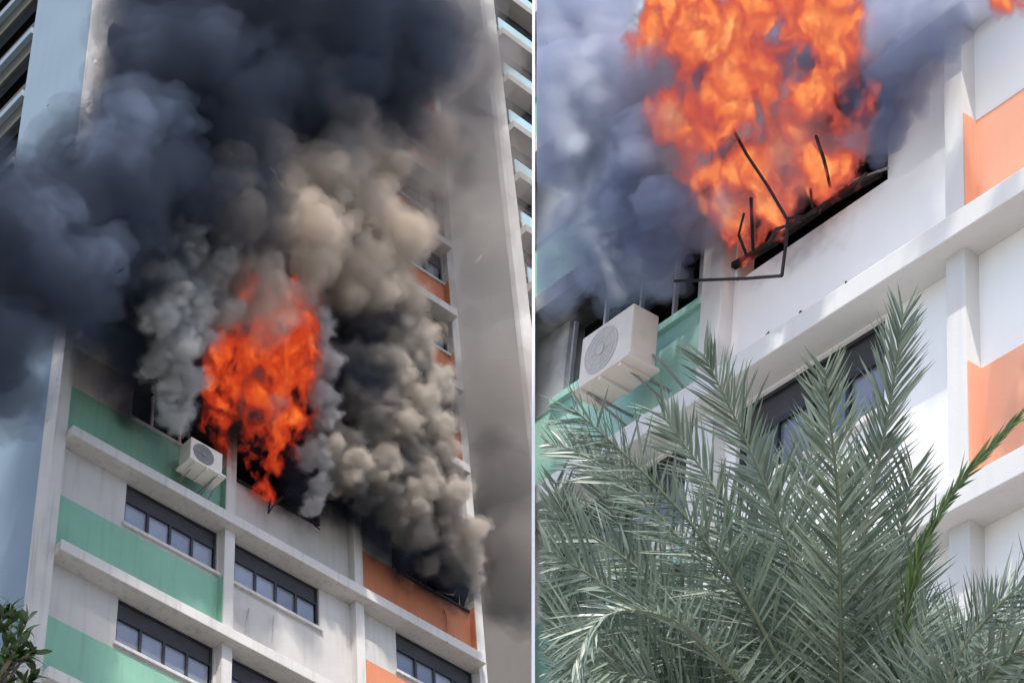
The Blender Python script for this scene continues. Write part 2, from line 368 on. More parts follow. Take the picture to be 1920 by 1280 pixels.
# ------------------------------------------------------------------ RIGHT: the block seen from close by
PL_N = (W3 @ Vector((FPX, 0, (1003 - 960)))).normalized()       # upright plane the block ends at, normal to the right
BASE_R = -16.5
rb = empty('apartment_block', FR.mw @ Matrix.Translation((-3, 3, BASE_R)))
ROFF = Vector((3, -3, -BASE_R))
tag(rb, 'white apartment block behind the palms, flames bursting from its broken window', 'building')
inv = FR.mw.inverted()
cut_co = inv @ CAM; cut_no = -(inv.to_3x3() @ PL_N).normalized()
CUT = (cut_co, cut_no)
rlev = [-5.66, -2.84, 0.0, 2.78, 5.5, 8.2]
rh = [(-3.70, -1.65, -1.06, -0.02), (-3.84, -1.63, 1.63, 2.775), (-6.80, -4.47, 1.70, 2.775), (-6.6, -4.47, -1.06, -0.02), (1.0, 3.2, -1.06, -0.02), (1.0, 3.2, 1.72, 2.775)]
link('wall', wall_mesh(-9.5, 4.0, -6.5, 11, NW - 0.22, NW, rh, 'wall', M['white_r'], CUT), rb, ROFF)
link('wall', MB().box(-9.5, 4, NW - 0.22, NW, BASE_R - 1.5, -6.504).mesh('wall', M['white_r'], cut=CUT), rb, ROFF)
rr = MB(); rr.box(-9, 3.9, NW - 2.6, NW - 2.5, -6, 10.9)
for w_ in rlev: rr.box(-9, 3.9, NW - 2.5, NW - 0.225, w_ - 0.06, w_ + 0.06)
for u_ in (-4.1, -0.6): rr.box(u_ - 0.08, u_ + 0.08, NW - 2.5, NW - 0.225, -6, 10.9)
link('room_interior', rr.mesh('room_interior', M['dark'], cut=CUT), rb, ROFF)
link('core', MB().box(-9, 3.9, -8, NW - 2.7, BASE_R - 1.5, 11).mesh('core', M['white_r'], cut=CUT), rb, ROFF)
for w_ in rlev:
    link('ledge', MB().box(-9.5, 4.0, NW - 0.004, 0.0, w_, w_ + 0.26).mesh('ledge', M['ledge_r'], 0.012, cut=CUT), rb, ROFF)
for (u0, u1) in ((-4.19, -3.87), (-0.70, -0.47)):
    b = MB()
    for a, t in zip(rlev, rlev[1:]): b.box(u0, u1, NW - 0.003, NP, a + 0.258, t + 0.002)
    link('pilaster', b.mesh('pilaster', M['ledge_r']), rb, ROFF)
for a in rlev[:-1]:
    b = MB().box(-0.466, 4.0, NW - 0.002, NW + 0.008, a + 0.256, a + 1.60); b.box(-0.4665, -0.455, NW + 0.0085, NP - 0.006, a + 0.256, a + 1.60)
    link('orange_panel', b.mesh('orange_panel', M['orange_r']), rb, ROFF)
    link('green_panel', MB().box(-9.4, -4.194, NW - 0.002, NW + 0.008, a + 0.256, a + 1.62).mesh('green_panel', M['green_r'], cut=CUT), rb, ROFF)
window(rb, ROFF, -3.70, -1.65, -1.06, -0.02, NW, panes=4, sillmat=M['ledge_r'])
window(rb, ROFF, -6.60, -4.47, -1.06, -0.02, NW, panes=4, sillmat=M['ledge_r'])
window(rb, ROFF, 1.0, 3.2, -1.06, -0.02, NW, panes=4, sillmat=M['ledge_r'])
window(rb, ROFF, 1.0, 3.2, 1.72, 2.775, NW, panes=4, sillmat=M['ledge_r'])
b = MB()
for u_ in (-6.78, -6.2, -5.55, -4.95): b.box(u_ - 0.018, u_ + 0.018, NW - 0.1, NW - 0.05, 1.70, 2.77)
o = link('burnt_window', b.mesh('burnt_window', M['mullion']), rb, ROFF)
link('sill', MB().box(-6.95, -4.20, NW - 0.1, NW + 0.07, 1.60, 1.70).mesh('sill', M['green_r'], 0.008), o)
bars(rb, ROFF, FR, 'bent_frame_bar', [
    [(1365, 225, 0.75), (1400, 290, 0.70), (1440, 350, 0.60), (1475, 410, 0.50)], [(1475, 410, 0.50), (1510, 405, 0.3), (1555, 375, 0.1)],
    [(1530, 255, 0.5), (1545, 300, 0.45), (1557, 352, 0.2)], [(1477, 410, 0.50), (1474, 455, 0.50), (1466, 517, 0.50)],
    [(1466, 517, 0.50), (1400, 522, 0.5), (1265, 527, 0.5)], [(1408, 370, 0.4), (1412, 470, 0.1)], [(1520, 355, 0.4), (1525, 400, 0.1)], [(1400, 480, 0.1), (1385, 440, 0.4), (1395, 400, 0.5)], [(1440, 455, 0.2), (1455, 430, 0.45), (1500, 415, 0.4)], [(1500, 410, 0.2), (1530, 395, 0.35), (1560, 372, 0.15)], [(1600, 350, 0.1), (1625, 325, 0.3)]], NW, 'char', 0.017)
bars(rb, ROFF, FR, 'bent_frame_bar', [[(1570, 350, 0.06), (1665, 315, 0.06)]], NW, 'ash', 0.014)
bars(rb, ROFF, FR, 'charred_sill', [[(1365, 505, 0.03), (1450, 455, 0.03), (1560, 375, 0.03), (1650, 325, 0.03)]], NW, 'char', 0.045)
# white strip added to divide the two views, where the block is cut
b = MB(); pts = []
for w_ in (BASE_R - 1.5, 11.0):
    for n_ in (-3.0, 0.06):
        for dd in (0.0, 0.034):
            # local point on the plane: solve u for given n, w
            c = Vector((0, -n_, w_)); u = ((cut_co - c).dot(cut_no) + dd) / cut_no.x
            pts.append(Vector((u, -n_, w_)))
b.hexa(pts); link('divider_strip', b.mesh('divider_strip', M['divider']), rb, ROFF)

# ------------------------------------------------------------------ air conditioners
def aircon(fr, u0, u1, w0, w1, n0, n1, label, casing, fan, fan_c, grp=None):
    o = empty('air_conditioner', fr.mw @ Matrix.Translation(((u0 + u1) / 2, -n0, w0)))
    tag(o, label, 'air conditioner')
    of = -Vector(((u0 + u1) / 2, -n0, w0))
    W_, H_ = u1 - u0, w1 - w0
    link('casing', MB().box(u0, u1, n0, n1, w0, w1).mesh('casing', M[casing], 0.02), o, of)
    c = (u0 + W_ * fan_c, w0 + H_ * 0.5); r = H_ * 0.41
    fo = link('fan_recess', MB().disc(c, r, n1 - 0.06, n1 + 0.004).mesh('fan_recess', M[fan]), o, of)
    b = MB()
    for k in range(1, 6):
        rr_ = r * k / 5.2; ps = [(c[0] + rr_ * math.cos(t * math.pi / 12), -(n1 + 0.014), c[1] + rr_ * math.sin(t * math.pi / 12)) for t in range(25)]
        b.tube(ps, 0.003, 4)
    for k in range(8):
        a = k * math.pi / 4; b.tube([(c[0], -(n1 + 0.014), c[1]), (c[0] + r * math.cos(a), -(n1 + 0.014), c[1] + r * math.sin(a))], 0.003, 4)
    link('guard_ring', b.mesh('guard_ring', M['ash'] if fan == 'ac_fan' else M[casing]), fo)
    link('fan_hub', MB().disc(c, r * 0.22, n1 + 0.002, n1 + 0.02, 16).mesh('fan_hub', M[fan]), fo)
    link('drip_tray', MB().box(u0 - 0.05, u1 + 0.05, n0 - 0.02, n1 + 0.06, w0 - 0.05, w0 - 0.004).mesh('drip_tray', M[casing], 0.008), o, of)
    for k in range(3):
        uu = u0 + 0.1 + k * (W_ - 0.2) / 2
        link('tray_rib', MB().box(uu - 0.02, uu + 0.02, n0, n1 + 0.04, w0 - 0.09, w0 - 0.052).mesh('tray_rib', M[casing]), o, of)
    for uu in (u0 + 0.12, u1 - 0.12):
        b = MB().tube([(uu, -(n1 - 0.05), w0 - 0.06), (uu, -(NW + 0.005), w0 - 0.06)], 0.018, 6).tube([(uu, -(n1 - 0.1), w0 - 0.07), (uu, -(NW + 0.005), w0 - 0.24)], 0.014, 6)
        link('bracket', b.mesh('bracket', M['ash']), o, of)
    link('pipe', MB().tube([(u1 + 0.01, -(n0 + 0.05), w0 + 0.15), (u1 + 0.10, -(n0 + 0.02), w0 + 0.05), (u1 + 0.12, -(NW + 0.03), w0 - 0.15), (u1 + 0.05, -(NW + 0.03), w0 - 0.4)], 0.016, 6).mesh('pipe', M['ash']), o, of)
    return o
aircon(FL, 2.36, 3.10, 0.66, 1.25, -0.06, 0.30, 'white air conditioner unit on a bracket over the green panel, below small dark window', 'ac', 'ac_fan', 0.40)
aircon(FR, -5.55, -4.68, 0.80, 1.48, -0.04, 0.30, 'dusty cream air conditioner with pale round grille, hung on pale green wall above the palm', 'ac_dirty', 'ac_fan_r', 0.42)

# burnt debris lying on the ledges
random.seed(9)
bmd = bmesh.new(); bmesh.ops.create_icosphere(bmd, subdivisions=1, radius=0.04)
for v_ in bmd.verts: v_.co *= random.uniform(0.5, 1.4)
dm = bpy.data.meshes.new('debris_piece'); bmd.to_mesh(dm); bmd.free(); dm.materials.append(M['debris'])
scraps = [(262, 876, FL, 'charred scrap on the ledge beneath the green panel with the air conditioner', None), (538, 1030, FL, 'charred scrap on the ledge above the centre window, under the flames', None)]
scraps += [(x, y, FL, 'small charred scrap on the ledge under the scorched orange panel', 'scraps under the orange panel') for x, y in ((783, 1162), (793, 1174), (832, 1195), (850, 1197))]
scraps += [(x, y, FR, 'tiny black scrap stuck on the bright white ledge below the flames', 'scraps on the white block ledge') for x, y in ((1440, 645), (1501, 592), (1587, 558))]
for (x, y, fr, lab, grp) in scraps:
    q = fr.on(2, -0.02, x, y); rt = fr is FR
    o = link('debris_piece', dm); o.matrix_world = fr.mw @ Matrix.Translation((q[0], 0.02 if rt else 0.03, 0.278 if rt else 0.262)) @ Matrix.Rotation(random.uniform(0, 6), 4, 'Z') @ Matrix.Diagonal((1.0, 0.8, random.uniform(0.7, 1.1), 1)) @ Matrix.Scale(0.65, 4)
    tag(o, lab, 'debris', grp)
# ------------------------------------------------------------------ palms in front of the right block
def at(x, y, d): return CAM + W3 @ (pray(x, y) * d)
def leaf_mat(name, c, c2, rough=0.4, trans=0.25):
    m, t, b = mat(name); N = t.nodes.new; L = t.links.new
    oi = N('ShaderNodeObjectInfo'); tc = N('ShaderNodeTexCoord'); ge = N('ShaderNodeNewGeometry')
    n = N('ShaderNodeTexNoise'); n.inputs['Scale'].default_value = 3.0; n.inputs['Detail'].default_value = 5
    L(ge.outputs['Position'], n.inputs['Vector'])
    ad = N('ShaderNodeMath'); ad.operation = 'ADD'; L(n.outputs[0], ad.inputs[0]); L(ge.outputs['Random Per Island'], ad.inputs[1])
    rr = N('ShaderNodeMapRange'); rr.inputs[1].default_value = 0.35; rr.inputs[2].default_value = 1.45; L(ad.outputs[0], rr.inputs[0])
    mx = N('ShaderNodeMix'); mx.data_type = 'RGBA'; L(rr.outputs[0], mx.inputs[0]); mx.inputs[6].default_value = (*c, 1); mx.inputs[7].default_value = (*c2, 1)
    L(mx.outputs[2], b.inputs['Base Color']); b.inputs['Roughness'].default_value = rough; b.inputs['Specular IOR Level'].default_value = 0.5
    tr = N('ShaderNodeBsdfTranslucent'); L(mx.outputs[2], tr.inputs[0]); ms = N('ShaderNodeMixShader'); ms.inputs[0].default_value = trans
    L(b.outputs[0], ms.inputs[1]); L(tr.outputs[0], ms.inputs[2]); L(ms.outputs[0], t.nodes['Material Output'].inputs[0])
    return m
M['frond'] = leaf_mat('palm_leaflet_grey_green', (0.055, 0.095, 0.068), (0.27, 0.335, 0.275))
M['frond_fresh'] = leaf_mat('palm_leaflet_fresh_green', (0.06, 0.12, 0.035), (0.16, 0.25, 0.09))
M['rachis'] = simple('palm_midrib', (0.16, 0.19, 0.13), 0.5, var=0.3)
M['trunk'] = simple('palm_trunk_bark', (0.14, 0.11, 0.08), 0.9, var=0.4, vs_=6)
def leaflet_mesh(name, m, bend, fold):
    """one pinnate leaflet of unit length along +x, folded along its midrib"""
    b = bmesh.new(); rows = []
    for i, (x, wd_) in enumerate(((0.0, 0.35), (0.12, 0.85), (0.4, 1.0), (0.7, 0.7), (1.0, 0.03))):
        z = -bend * x * x
        rows.append([b.verts.new((x, s_ * wd_ * 0.5, z + (fold * wd_ * 0.5 if s_ else 0))) for s_ in (-1, 0, 1)])
    for r0, r1 in zip(rows, rows[1:]):
        for j in (0, 1): b.faces.new((r0[j], r1[j], r1[j + 1], r0[j + 1]))
    me = bpy.data.meshes.new(name); b.to_mesh(me); b.free(); me.materials.append(m); me.shade_smooth()
    return me
LEAF = {k: [leaflet_mesh('leaflet', M[k], bd, 0.015) for bd in (0.02, 0.09, 0.18)] for k in ('frond', 'frond_fresh')}
def spline(ps, n):
    out = []; P = [ps[0] * 2 - ps[1]] + ps + [ps[-1] * 2 - ps[-2]]
    for i in range(1, len(P) - 2):
        for k in range(n):
            t = k / n; a, b_, c, d = P[i - 1], P[i], P[i + 1], P[i + 2]
            out.append(0.5 * (2 * b_ + (c - a) * t + (2 * a - 5 * b_ + 4 * c - d) * t * t + (3 * b_ - a - 3 * c + d) * t ** 3))
    out.append(ps[-1]); return out
def right_of_divider(p, mrg=0.02): return (p - CAM).dot(PL_N) > mrg
def palm(label, crown, fronds, seed, singles):
    rnd = random.Random(seed)
    base = Vector((crown.x + 0.25, crown.y + 0.3, 0))
    root = empty('palm_tree', Matrix.Translation(base)); tag(root, label, 'palm tree', None)
    inv_ = Matrix.Translation(-base)
    b = MB(); hgt = crown.z; pts = [base + Vector((0.05 * math.sin(k), 0, hgt * k / 40)).lerp(Vector((crown.x - base.x, crown.y - base.y, hgt * k / 40)), k / 40) for k in range(41)]
    b.tube([p - base for p in pts], [0.24 - 0.08 * k / 40 + (0.018 if k % 2 else 0) for k in range(41)], 12)
    link('trunk', b.mesh('trunk', M['trunk'], smooth=True), root)
    rest = {'frond': bmesh.new(), 'frond_fresh': bmesh.new()}
    for fi, (ctl, kind, length, face, alpha, side) in enumerate(fronds):
        cs = spline([at(*c) for c in ctl], 16)
        # resample evenly
        seg = [0.0]
        for p, q in zip(cs, cs[1:]): seg.append(seg[-1] + (q - p).length)
        tot = seg[-1]
        def pos(s_):
            s_ = max(0, min(tot, s_)); i = 0
            while i < len(seg) - 2 and seg[i + 1] < s_: i += 1
            return cs[i].lerp(cs[i + 1], (s_ - seg[i]) / max(1e-6, seg[i + 1] - seg[i]))
        keep = [p for p in (pos(tot * k / 30) for k in range(31))]
        cutk = 31
        for k, p in enumerate(keep):
            if not right_of_divider(p, 0.06): cutk = k; break
        keep = keep[:max(cutk, 3)]
        b = MB().tube([p - base for p in keep], [0.020 * (1 - 0.85 * k / 30) + 0.002 for k in range(len(keep))], 6)
        fo = link('frond', b.mesh('frond', M['rachis'], smooth=True), root)
        step = 0.021; s_ = tot * 0.08; k = 0
        view = (CAM - cs[len(cs) // 2]).normalized()
        while s_ < tot * 0.995:
            p = pos(s_); tn = (pos(s_ + 0.02) - pos(s_ - 0.02)).normalized(); t01 = s_ / tot
            nrm = (view * face[0] + Vector((0, 0, 1)) * face[1] + W3.col[0] * face[2]); nrm = (nrm - tn * nrm.dot(tn)).normalized()
            sd = tn.cross(nrm)
            prof = (0.35 + 0.65 * math.sin(math.pi * min(1, t01 * 1.1 + 0.12))) if t01 < 0.75 else max(0.30, 1.5 * (1.12 - t01) + 0.25)
            for sg in (-1, 1):
                if side and sg != side and rnd.random() < 0.6: continue
                if rnd.random() < 0.04: continue
                al = R_(alpha) * (1.15 - 0.55 * t01) + rnd.gauss(0, 0.09)
                lift = rnd.gauss(0.30, 0.20)
                d = tn * math.cos(al) + (sd * sg * math.cos(lift) + nrm * math.sin(lift)) * math.sin(al)
                d = (d + Vector((0, 0, -0.12)) * rnd.random()).normalized()
                ln = length * 1.18 * prof * rnd.uniform(0.8, 1.15); wd_ = rnd.uniform(0.013, 0.023)
                q = p + d * ln
                if not right_of_divider(p): continue
                if not right_of_divider(q):
                    a_, b_ = (p - CAM).dot(PL_N) - 0.02, (q - CAM).dot(PL_N) - 0.02
                    if a_ / (a_ - b_) < 0.3: continue
                    ln *= a_ / (a_ - b_)
                up_ = (nrm - d * nrm.dot(d)).normalized(); tw = rnd.gauss(0, 0.5)
                up_ = Matrix.Rotation(tw, 3, d) @ up_
                yv = up_.cross(d)
                bz = (Vector((0, 0, 1)) * 0.7 + up_ * 0.3); bz = (bz - d * bz.dot(d)); bz = bz.normalized() if bz.length > 0.05 else up_
                mtx = Matrix((d * ln, yv * wd_, (up_ * 0.4 + bz * 0.6) * ln * 0.55)).transposed().to_4x4(); mtx.translation = p - base
                me = LEAF[kind][rnd.randrange(3)]
                if fi in singles:
                    lo_ = bpy.data.objects.new('leaflet', me); col.objects.link(lo_); lo_.parent = fo; lo_.matrix_basis = mtx
                else:
                    bm = rest[kind]; vm_ = [bm.verts.new(mtx @ v.co) for v in me.vertices]
                    for f in me.polygons: bm.faces.new([vm_[i] for i in f.vertices]).smooth = True
            s_ += step * rnd.uniform(0.8, 1.2)
    for kind, bm in rest.items():
        if not len(bm.verts): bm.free(); continue
        me = bpy.data.meshes.new('leaflets'); bm.to_mesh(me); bm.free(); me.materials.append(M[kind])
        o = link('leaflets', me, root); o['kind'] = 'stuff'
    return root
FV = (0.9, 0.5, 0.0)
D1 = 15.2
def P3(l, d0, d1): return [(x, y, d0 + (d1 - d0) * i / (len(l) - 1)) for i, (x, y) in enumerate(l)]
palm('large grey-green palm whose long fronds rise in front of the white block', at(1545, 1440, D1), [
    (P3([(1545, 1420), (1480, 1280), (1390, 1110), (1290, 975), (1180, 860), (1070, 762)], 15.2, 14.6), 'frond', 0.50, FV, 48, 0),
    (P3([(1575, 1420), (1577, 1280), (1575, 1080), (1572, 940), (1560, 820), (1546, 690)], 15.2, 14.4), 'frond', 0.50, FV, 42, 0),
    (P3([(1555, 1420), (1530, 1200), (1470, 1000), (1400, 830), (1318, 662)], 15.2, 15.6), 'frond', 0.48, FV, 50, 0),
    (P3([(1590, 1420), (1600, 1150), (1630, 950), (1665, 780), (1694, 592)], 15.2, 15.8), 'frond', 0.46, FV, 40, 0),
    (P3([(1650, 1420), (1703, 1130), (1740, 1010), (1800, 905), (1905, 788)], 15.0, 14.0), 'frond_fresh', 0.26, (0.5, 0.3, -0.9), 24, 0),
    (P3([(1500, 1420), (1400, 1290), (1290, 1180), (1200, 1145), (1120, 1165), (1070, 1260)], 15.0, 14.0), 'frond', 0.50, (0.6, 0.9, 0.0), 60, 0),
    (P3([(1500, 1420), (1330, 1190), (1190, 1060), (990, 930)], 15.2, 15.4), 'frond', 0.46, FV, 55, 0),
    (P3([(1480, 1420), (1300, 1270), (1150, 1110), (990, 1010)], 15.2, 15.0), 'frond', 0.48, FV, 60, 0),
    (P3([(1400, 1420), (1250, 1300), (1100, 1200), (980, 1180)], 15.2, 14.6), 'frond', 0.48, FV, 60, 0),
    (P3([(1560, 1420), (1480, 1200), (1420, 1040), (1330, 900), (1240, 772)], 15.2, 16.0), 'frond', 0.45, FV, 52, 0),
    (P3([(1520, 1420), (1420, 1240), (1330, 1080), (1200, 930), (1090, 850), (1020, 830)], 15.2, 16.0), 'frond', 0.48, FV, 55, 0),
    (P3([(1600, 1420), (1650, 1270), (1680, 1130), (1690, 1000), (1712, 880)], 15.2, 15.6), 'frond', 0.46, FV, 45, 0),
    (P3([(1540, 1420), (1520, 1250), (1500, 1100), (1505, 960), (1530, 800)], 15.2, 16.2), 'frond', 0.45, FV, 48, 0),
    (P3([(1450, 1420), (1330, 1340), (1200, 1270), (1040, 1255)], 15.2, 14.6), 'frond', 0.48, FV, 62, 0),
    (P3([(1520, 1430), (1440, 1330), (1330, 1240), (1180, 1200), (1060, 1120)], 15.2, 15.8), 'frond', 0.48, FV, 58, 0),
    (P3([(1560, 1430), (1500, 1330), (1440, 1220), (1400, 1080), (1340, 990)], 15.2, 15.9), 'frond', 0.46, FV, 55, 0),
    (P3([(1600, 1430), (1640, 1350), (1660, 1250), (1640, 1120), (1650, 1040)], 15.2, 14.8), 'frond', 0.46, FV, 50, 0),
    (P3([(1400, 1430), (1230, 1350), (1110, 1270), (1040, 1160), (1016, 1050)], 15.2, 15.3), 'frond', 0.42, FV, 50, 0),
    (P3([(1350, 1430), (1220, 1330), (1130, 1200), (1075, 1060), (1040, 900)], 15.6, 15.9), 'frond', 0.42, FV, 48, 0),
    (P3([(1420, 1430), (1300, 1250), (1220, 1100), (1150, 960), (1120, 850)], 15.6, 16.2), 'frond', 0.44, FV, 50, 0),
    (P3([(1300, 1440), (1200, 1380), (1100, 1340), (1030, 1330)], 15.0, 14.6), 'frond', 0.46, FV, 60, 0),
    (P3([(1350, 1440), (1290, 1340), (1200, 1260), (1110, 1220), (1030, 1120)], 15.6, 16.0), 'frond', 0.46, FV, 55, 0),
    (P3([(1480, 1440), (1440, 1300), (1420, 1180), (1440, 1000), (1430, 880)], 15.6, 16.3), 'frond', 0.44, FV, 50, 0),
    (P3([(1600, 1440), (1560, 1330), (1540, 1180), (1590, 1010), (1620, 860)], 15.6, 16.2), 'frond', 0.44, FV, 46, 0),
    (P3([(1500, 1440), (1420, 1380), (1330, 1290), (1240, 1180), (1160, 1040)], 15.4, 15.9), 'frond', 0.46, FV, 55, 0),
    (P3([(1640, 1440), (1700, 1340), (1720, 1230), (1700, 1120), (1715, 1020)], 15.4, 15.9), 'frond', 0.42, FV, 48, 0),
    (P3([(1540, 1430), (1450, 1360), (1370, 1330), (1250, 1330), (1150, 1290)], 15.2, 15.6), 'frond', 0.50, FV, 60, 0)], 11, (0,))
palm('smaller dark green palm with fronds leaning out beside the larger palm', at(1735, 1470, 14.4), [
    (P3([(1735, 1450), (1790, 1255), (1850, 1160), (1970, 1040)], 14.4, 13.8), 'frond', 0.44, FV, 52, 0),
    (P3([(1740, 1450), (1830, 1300), (1900, 1230), (1990, 1190)], 14.4, 13.9), 'frond', 0.44, FV, 55, 0),
    (P3([(1740, 1450), (1765, 1330), (1840, 1230), (1960, 1110)], 14.4, 14.8), 'frond', 0.44, FV, 55, 0),
    (P3([(1710, 1450), (1690, 1330), (1705, 1240), (1740, 1150)], 14.4, 14.8), 'frond', 0.40, FV, 50, 0),
    (P3([(1740, 1450), (1800, 1360), (1880, 1310), (1990, 1290)], 14.4, 14.0), 'frond', 0.44, FV, 55, 0),
    (P3([(1740, 1450), (1820, 1380), (1900, 1350), (2000, 1350)], 14.4, 14.2), 'frond', 0.46, FV, 58, 0),
    (P3([(1740, 1450), (1790, 1310), (1880, 1250), (1990, 1240)], 14.4, 14.9), 'frond', 0.46, FV, 58, 0),
    (P3([(1730, 1450), (1750, 1340), (1790, 1240), (1870, 1130), (1960, 1090)], 14.6, 15.2), 'frond', 0.44, FV, 52, 0),
    (P3([(1720, 1450), (1730, 1350), (1750, 1260), (1800, 1170)], 14.6, 15.1), 'frond', 0.42, FV, 52, 0),
    (P3([(1760, 1470), (1850, 1400), (1930, 1330), (2010, 1250)], 14.6, 15.1), 'frond', 0.46, FV, 58, 0)], 23, (0,))

# ------------------------------------------------------------------ leafy tree at the foot of the tower's side
M['leaf'] = leaf_mat('glossy_tree_leaf', (0.012, 0.035, 0.012), (0.06, 0.11, 0.035), 0.3, 0.2)
def broad_leaf():
    b = bmesh.new(); rows = []
    for x, wd_ in ((0, 0.04), (0.18, 0.26), (0.42, 0.40), (0.68, 0.36), (0.88, 0.18), (1.0, 0.02)):
        rows.append([b.verts.new((x, s_ * wd_ * 0.5, (0.10 * wd_ if s_ else 0) - 0.15 * x * x)) for s_ in (-1, 0, 1)])
    for r0, r1 in zip(rows, rows[1:]):
        for j in (0, 1): b.faces.new((r0[j], r1[j], r1[j + 1], r0[j + 1]))
    me = bpy.data.meshes.new('leaf'); b.to_mesh(me); b.free(); me.materials.append(M['leaf']); me.shade_smooth(); return me
def leafy_tree():
    rnd = random.Random(5); me = broad_leaf()
    c = at(-60, 1330, 10.0); base = Vector((c.x - 0.5, c.y, 0))
    root = empty('leafy_tree', Matrix.Translation(base)); tag(root, 'dark green leafy tree top beside the pale blue side wall of the tower', 'tree')
    link('trunk', MB().tube([Vector((0, 0, 0)), Vector((0.1, 0, c.z * 0.5)), c - base], [0.12, 0.09, 0.05], 10).mesh('trunk', M['trunk'], smooth=True), root)
    twigs = [[(-60, 1330), (-10, 1260), (15, 1190), (20, 1130)], [(-60, 1330), (0, 1290), (40, 1240), (66, 1225)], [(-60, 1330), (10, 1250), (35, 1200), (50, 1165)], [(-60, 1330), (-30, 1230), (0, 1170), (5, 1145)],
             [(-60, 1330), (20, 1310), (45, 1285), (60, 1270)], [(-60, 1330), (-40, 1200), (-30, 1140)], [(-60, 1330), (-80, 1220), (-90, 1170)], [(-60, 1330), (0, 1330), (30, 1310)], [(-60,1330),(-10,1290),(20,1250),(35,1225)]]
    for tw in twigs:
        ps = spline([at(x, y, 10.0 + rnd.uniform(-0.15, 0.15)) for x, y in tw], 6)
        b = MB().tube([p - base for p in ps], [0.014 * (1 - 0.8 * i / (len(ps) - 1)) for i in range(len(ps))], 5)
        br = link('branch', b.mesh('branch', M['trunk'], smooth=True), root)
        n = len(ps)
        for i in range(3, n):
            for _ in range(3 if i > n // 2 else 2):
                tn = (ps[i] - ps[i - 1]).normalized()
                d = (tn * rnd.uniform(0.3, 1.0) + Vector((rnd.gauss(0, 1), rnd.gauss(0, 1), rnd.gauss(0.1, 0.8))) * 0.75).normalized()
                up_ = (Vector((rnd.gauss(0, .6), -0.5 + rnd.gauss(0, .5), 1))); up_ = (up_ - d * up_.dot(d)).normalized()
                ln = rnd.uniform(0.055, 0.095)
                mtx = Matrix((d * ln, up_.cross(d) * ln, up_ * ln)).transposed().to_4x4(); mtx.translation = ps[i] - base
                lf = bpy.data.objects.new('leaf', me); col.objects.link(lf); lf.parent = br; lf.matrix_basis = mtx
leafy_tree()

# ------------------------------------------------------------------ smoke and flames: volumes in front of the facades
class GN:
    """small wrapper for building a geometry node tree of fields"""
    def __init__(s, name):
        s.t = bpy.data.node_groups.new(name, 'GeometryNodeTree'); s.t.is_modifier = True
        s.t.interface.new_socket('Geometry', in_out='INPUT', socket_type='NodeSocketGeometry')
        s.t.interface.new_socket('Geometry', in_out='OUTPUT', socket_type='NodeSocketGeometry')
        s.out = s.t.nodes.new('NodeGroupOutput')
    def n(s, ty): return s.t.nodes.new(ty)
    def put(s, sock, v):
        if isinstance(v, bpy.types.NodeSocket): s.t.links.new(v, sock)
        else: sock.default_value = v
    def m(s, op, a, b=0.0, c=0.0):
        x = s.n('ShaderNodeMath'); x.operation = op
        s.put(x.inputs[0], a); s.put(x.inputs[1], b); s.put(x.inputs[2], c); return x.outputs[0]
    def v(s, op, a, b=(0, 0, 0), scale=None):
        x = s.n('ShaderNodeVectorMath'); x.operation = op
        s.put(x.inputs[0], a); s.put(x.inputs[1], b)
        if scale is not None: s.put(x.inputs['Scale'], scale)
        return x.outputs['Value'] if op in ('DISTANCE', 'LENGTH', 'DOT_PRODUCT') else x.outputs['Vector']
    def noise(s, vec, scale, detail=3.0, rough=0.55, lac=2.0, vecout=False):
        x = s.n('ShaderNodeTexNoise'); x.noise_dimensions = '3D'
        s.put(x.inputs['Vector'], vec); x.inputs['Scale'].default_value = scale; x.inputs['Detail'].default_value = detail
        x.inputs['Roughness'].default_value = rough; x.inputs['Lacunarity'].default_value = lac
        return x.outputs['Color' if vecout else 0]
    def voro(s, vec, scale, detail=2.0, rough=0.5, smooth=0.3):
        x = s.n('ShaderNodeTexVoronoi'); x.feature = 'SMOOTH_F1' if smooth > 0 else 'F1'
        s.put(x.inputs['Vector'], vec); x.inputs['Scale'].default_value = scale; x.inputs['Detail'].default_value = detail
        x.inputs['Roughness'].default_value = rough
        if smooth > 0: x.inputs['Smoothness'].default_value = smooth
        return x.outputs['Distance']
    def remap(s, x, a, b, c=0.0, d=1.0, kind='SMOOTHSTEP'):
        r = s.n('ShaderNodeMapRange'); r.interpolation_type = kind
        s.put(r.inputs[0], x)
        for i, q in enumerate((a, b, c, d)): r.inputs[i + 1].default_value = q
        return r.outputs[0]
    def union(s, P, puffs, k):
        last = None
        for (c, r, st) in puffs:
            if st == 1.0: d = s.v('DISTANCE', P, tuple(c))
            else:
                q = s.v('SUBTRACT', P, tuple(c)); q = s.v('MULTIPLY', q, (1, 1 / st if st > 0 else 1, 1)); d = s.v('LENGTH', q)
            e = s.m('SUBTRACT', r, d)
            last = e if last is None else s.m('SMOOTH_MAX', last, e, k)
        return last
def puff_list(fr, lst, pxm):
    """(pixel x, pixel y, radius in pixels, metres out from the ledge) -> local centre and radius"""
    out = []
    for q in lst:
        x, y, r, n = q[:4]; st = q[4] if len(q) > 4 else 1.0
        out.append((fr.pt(x, y, n), r / pxm, st))
    return out
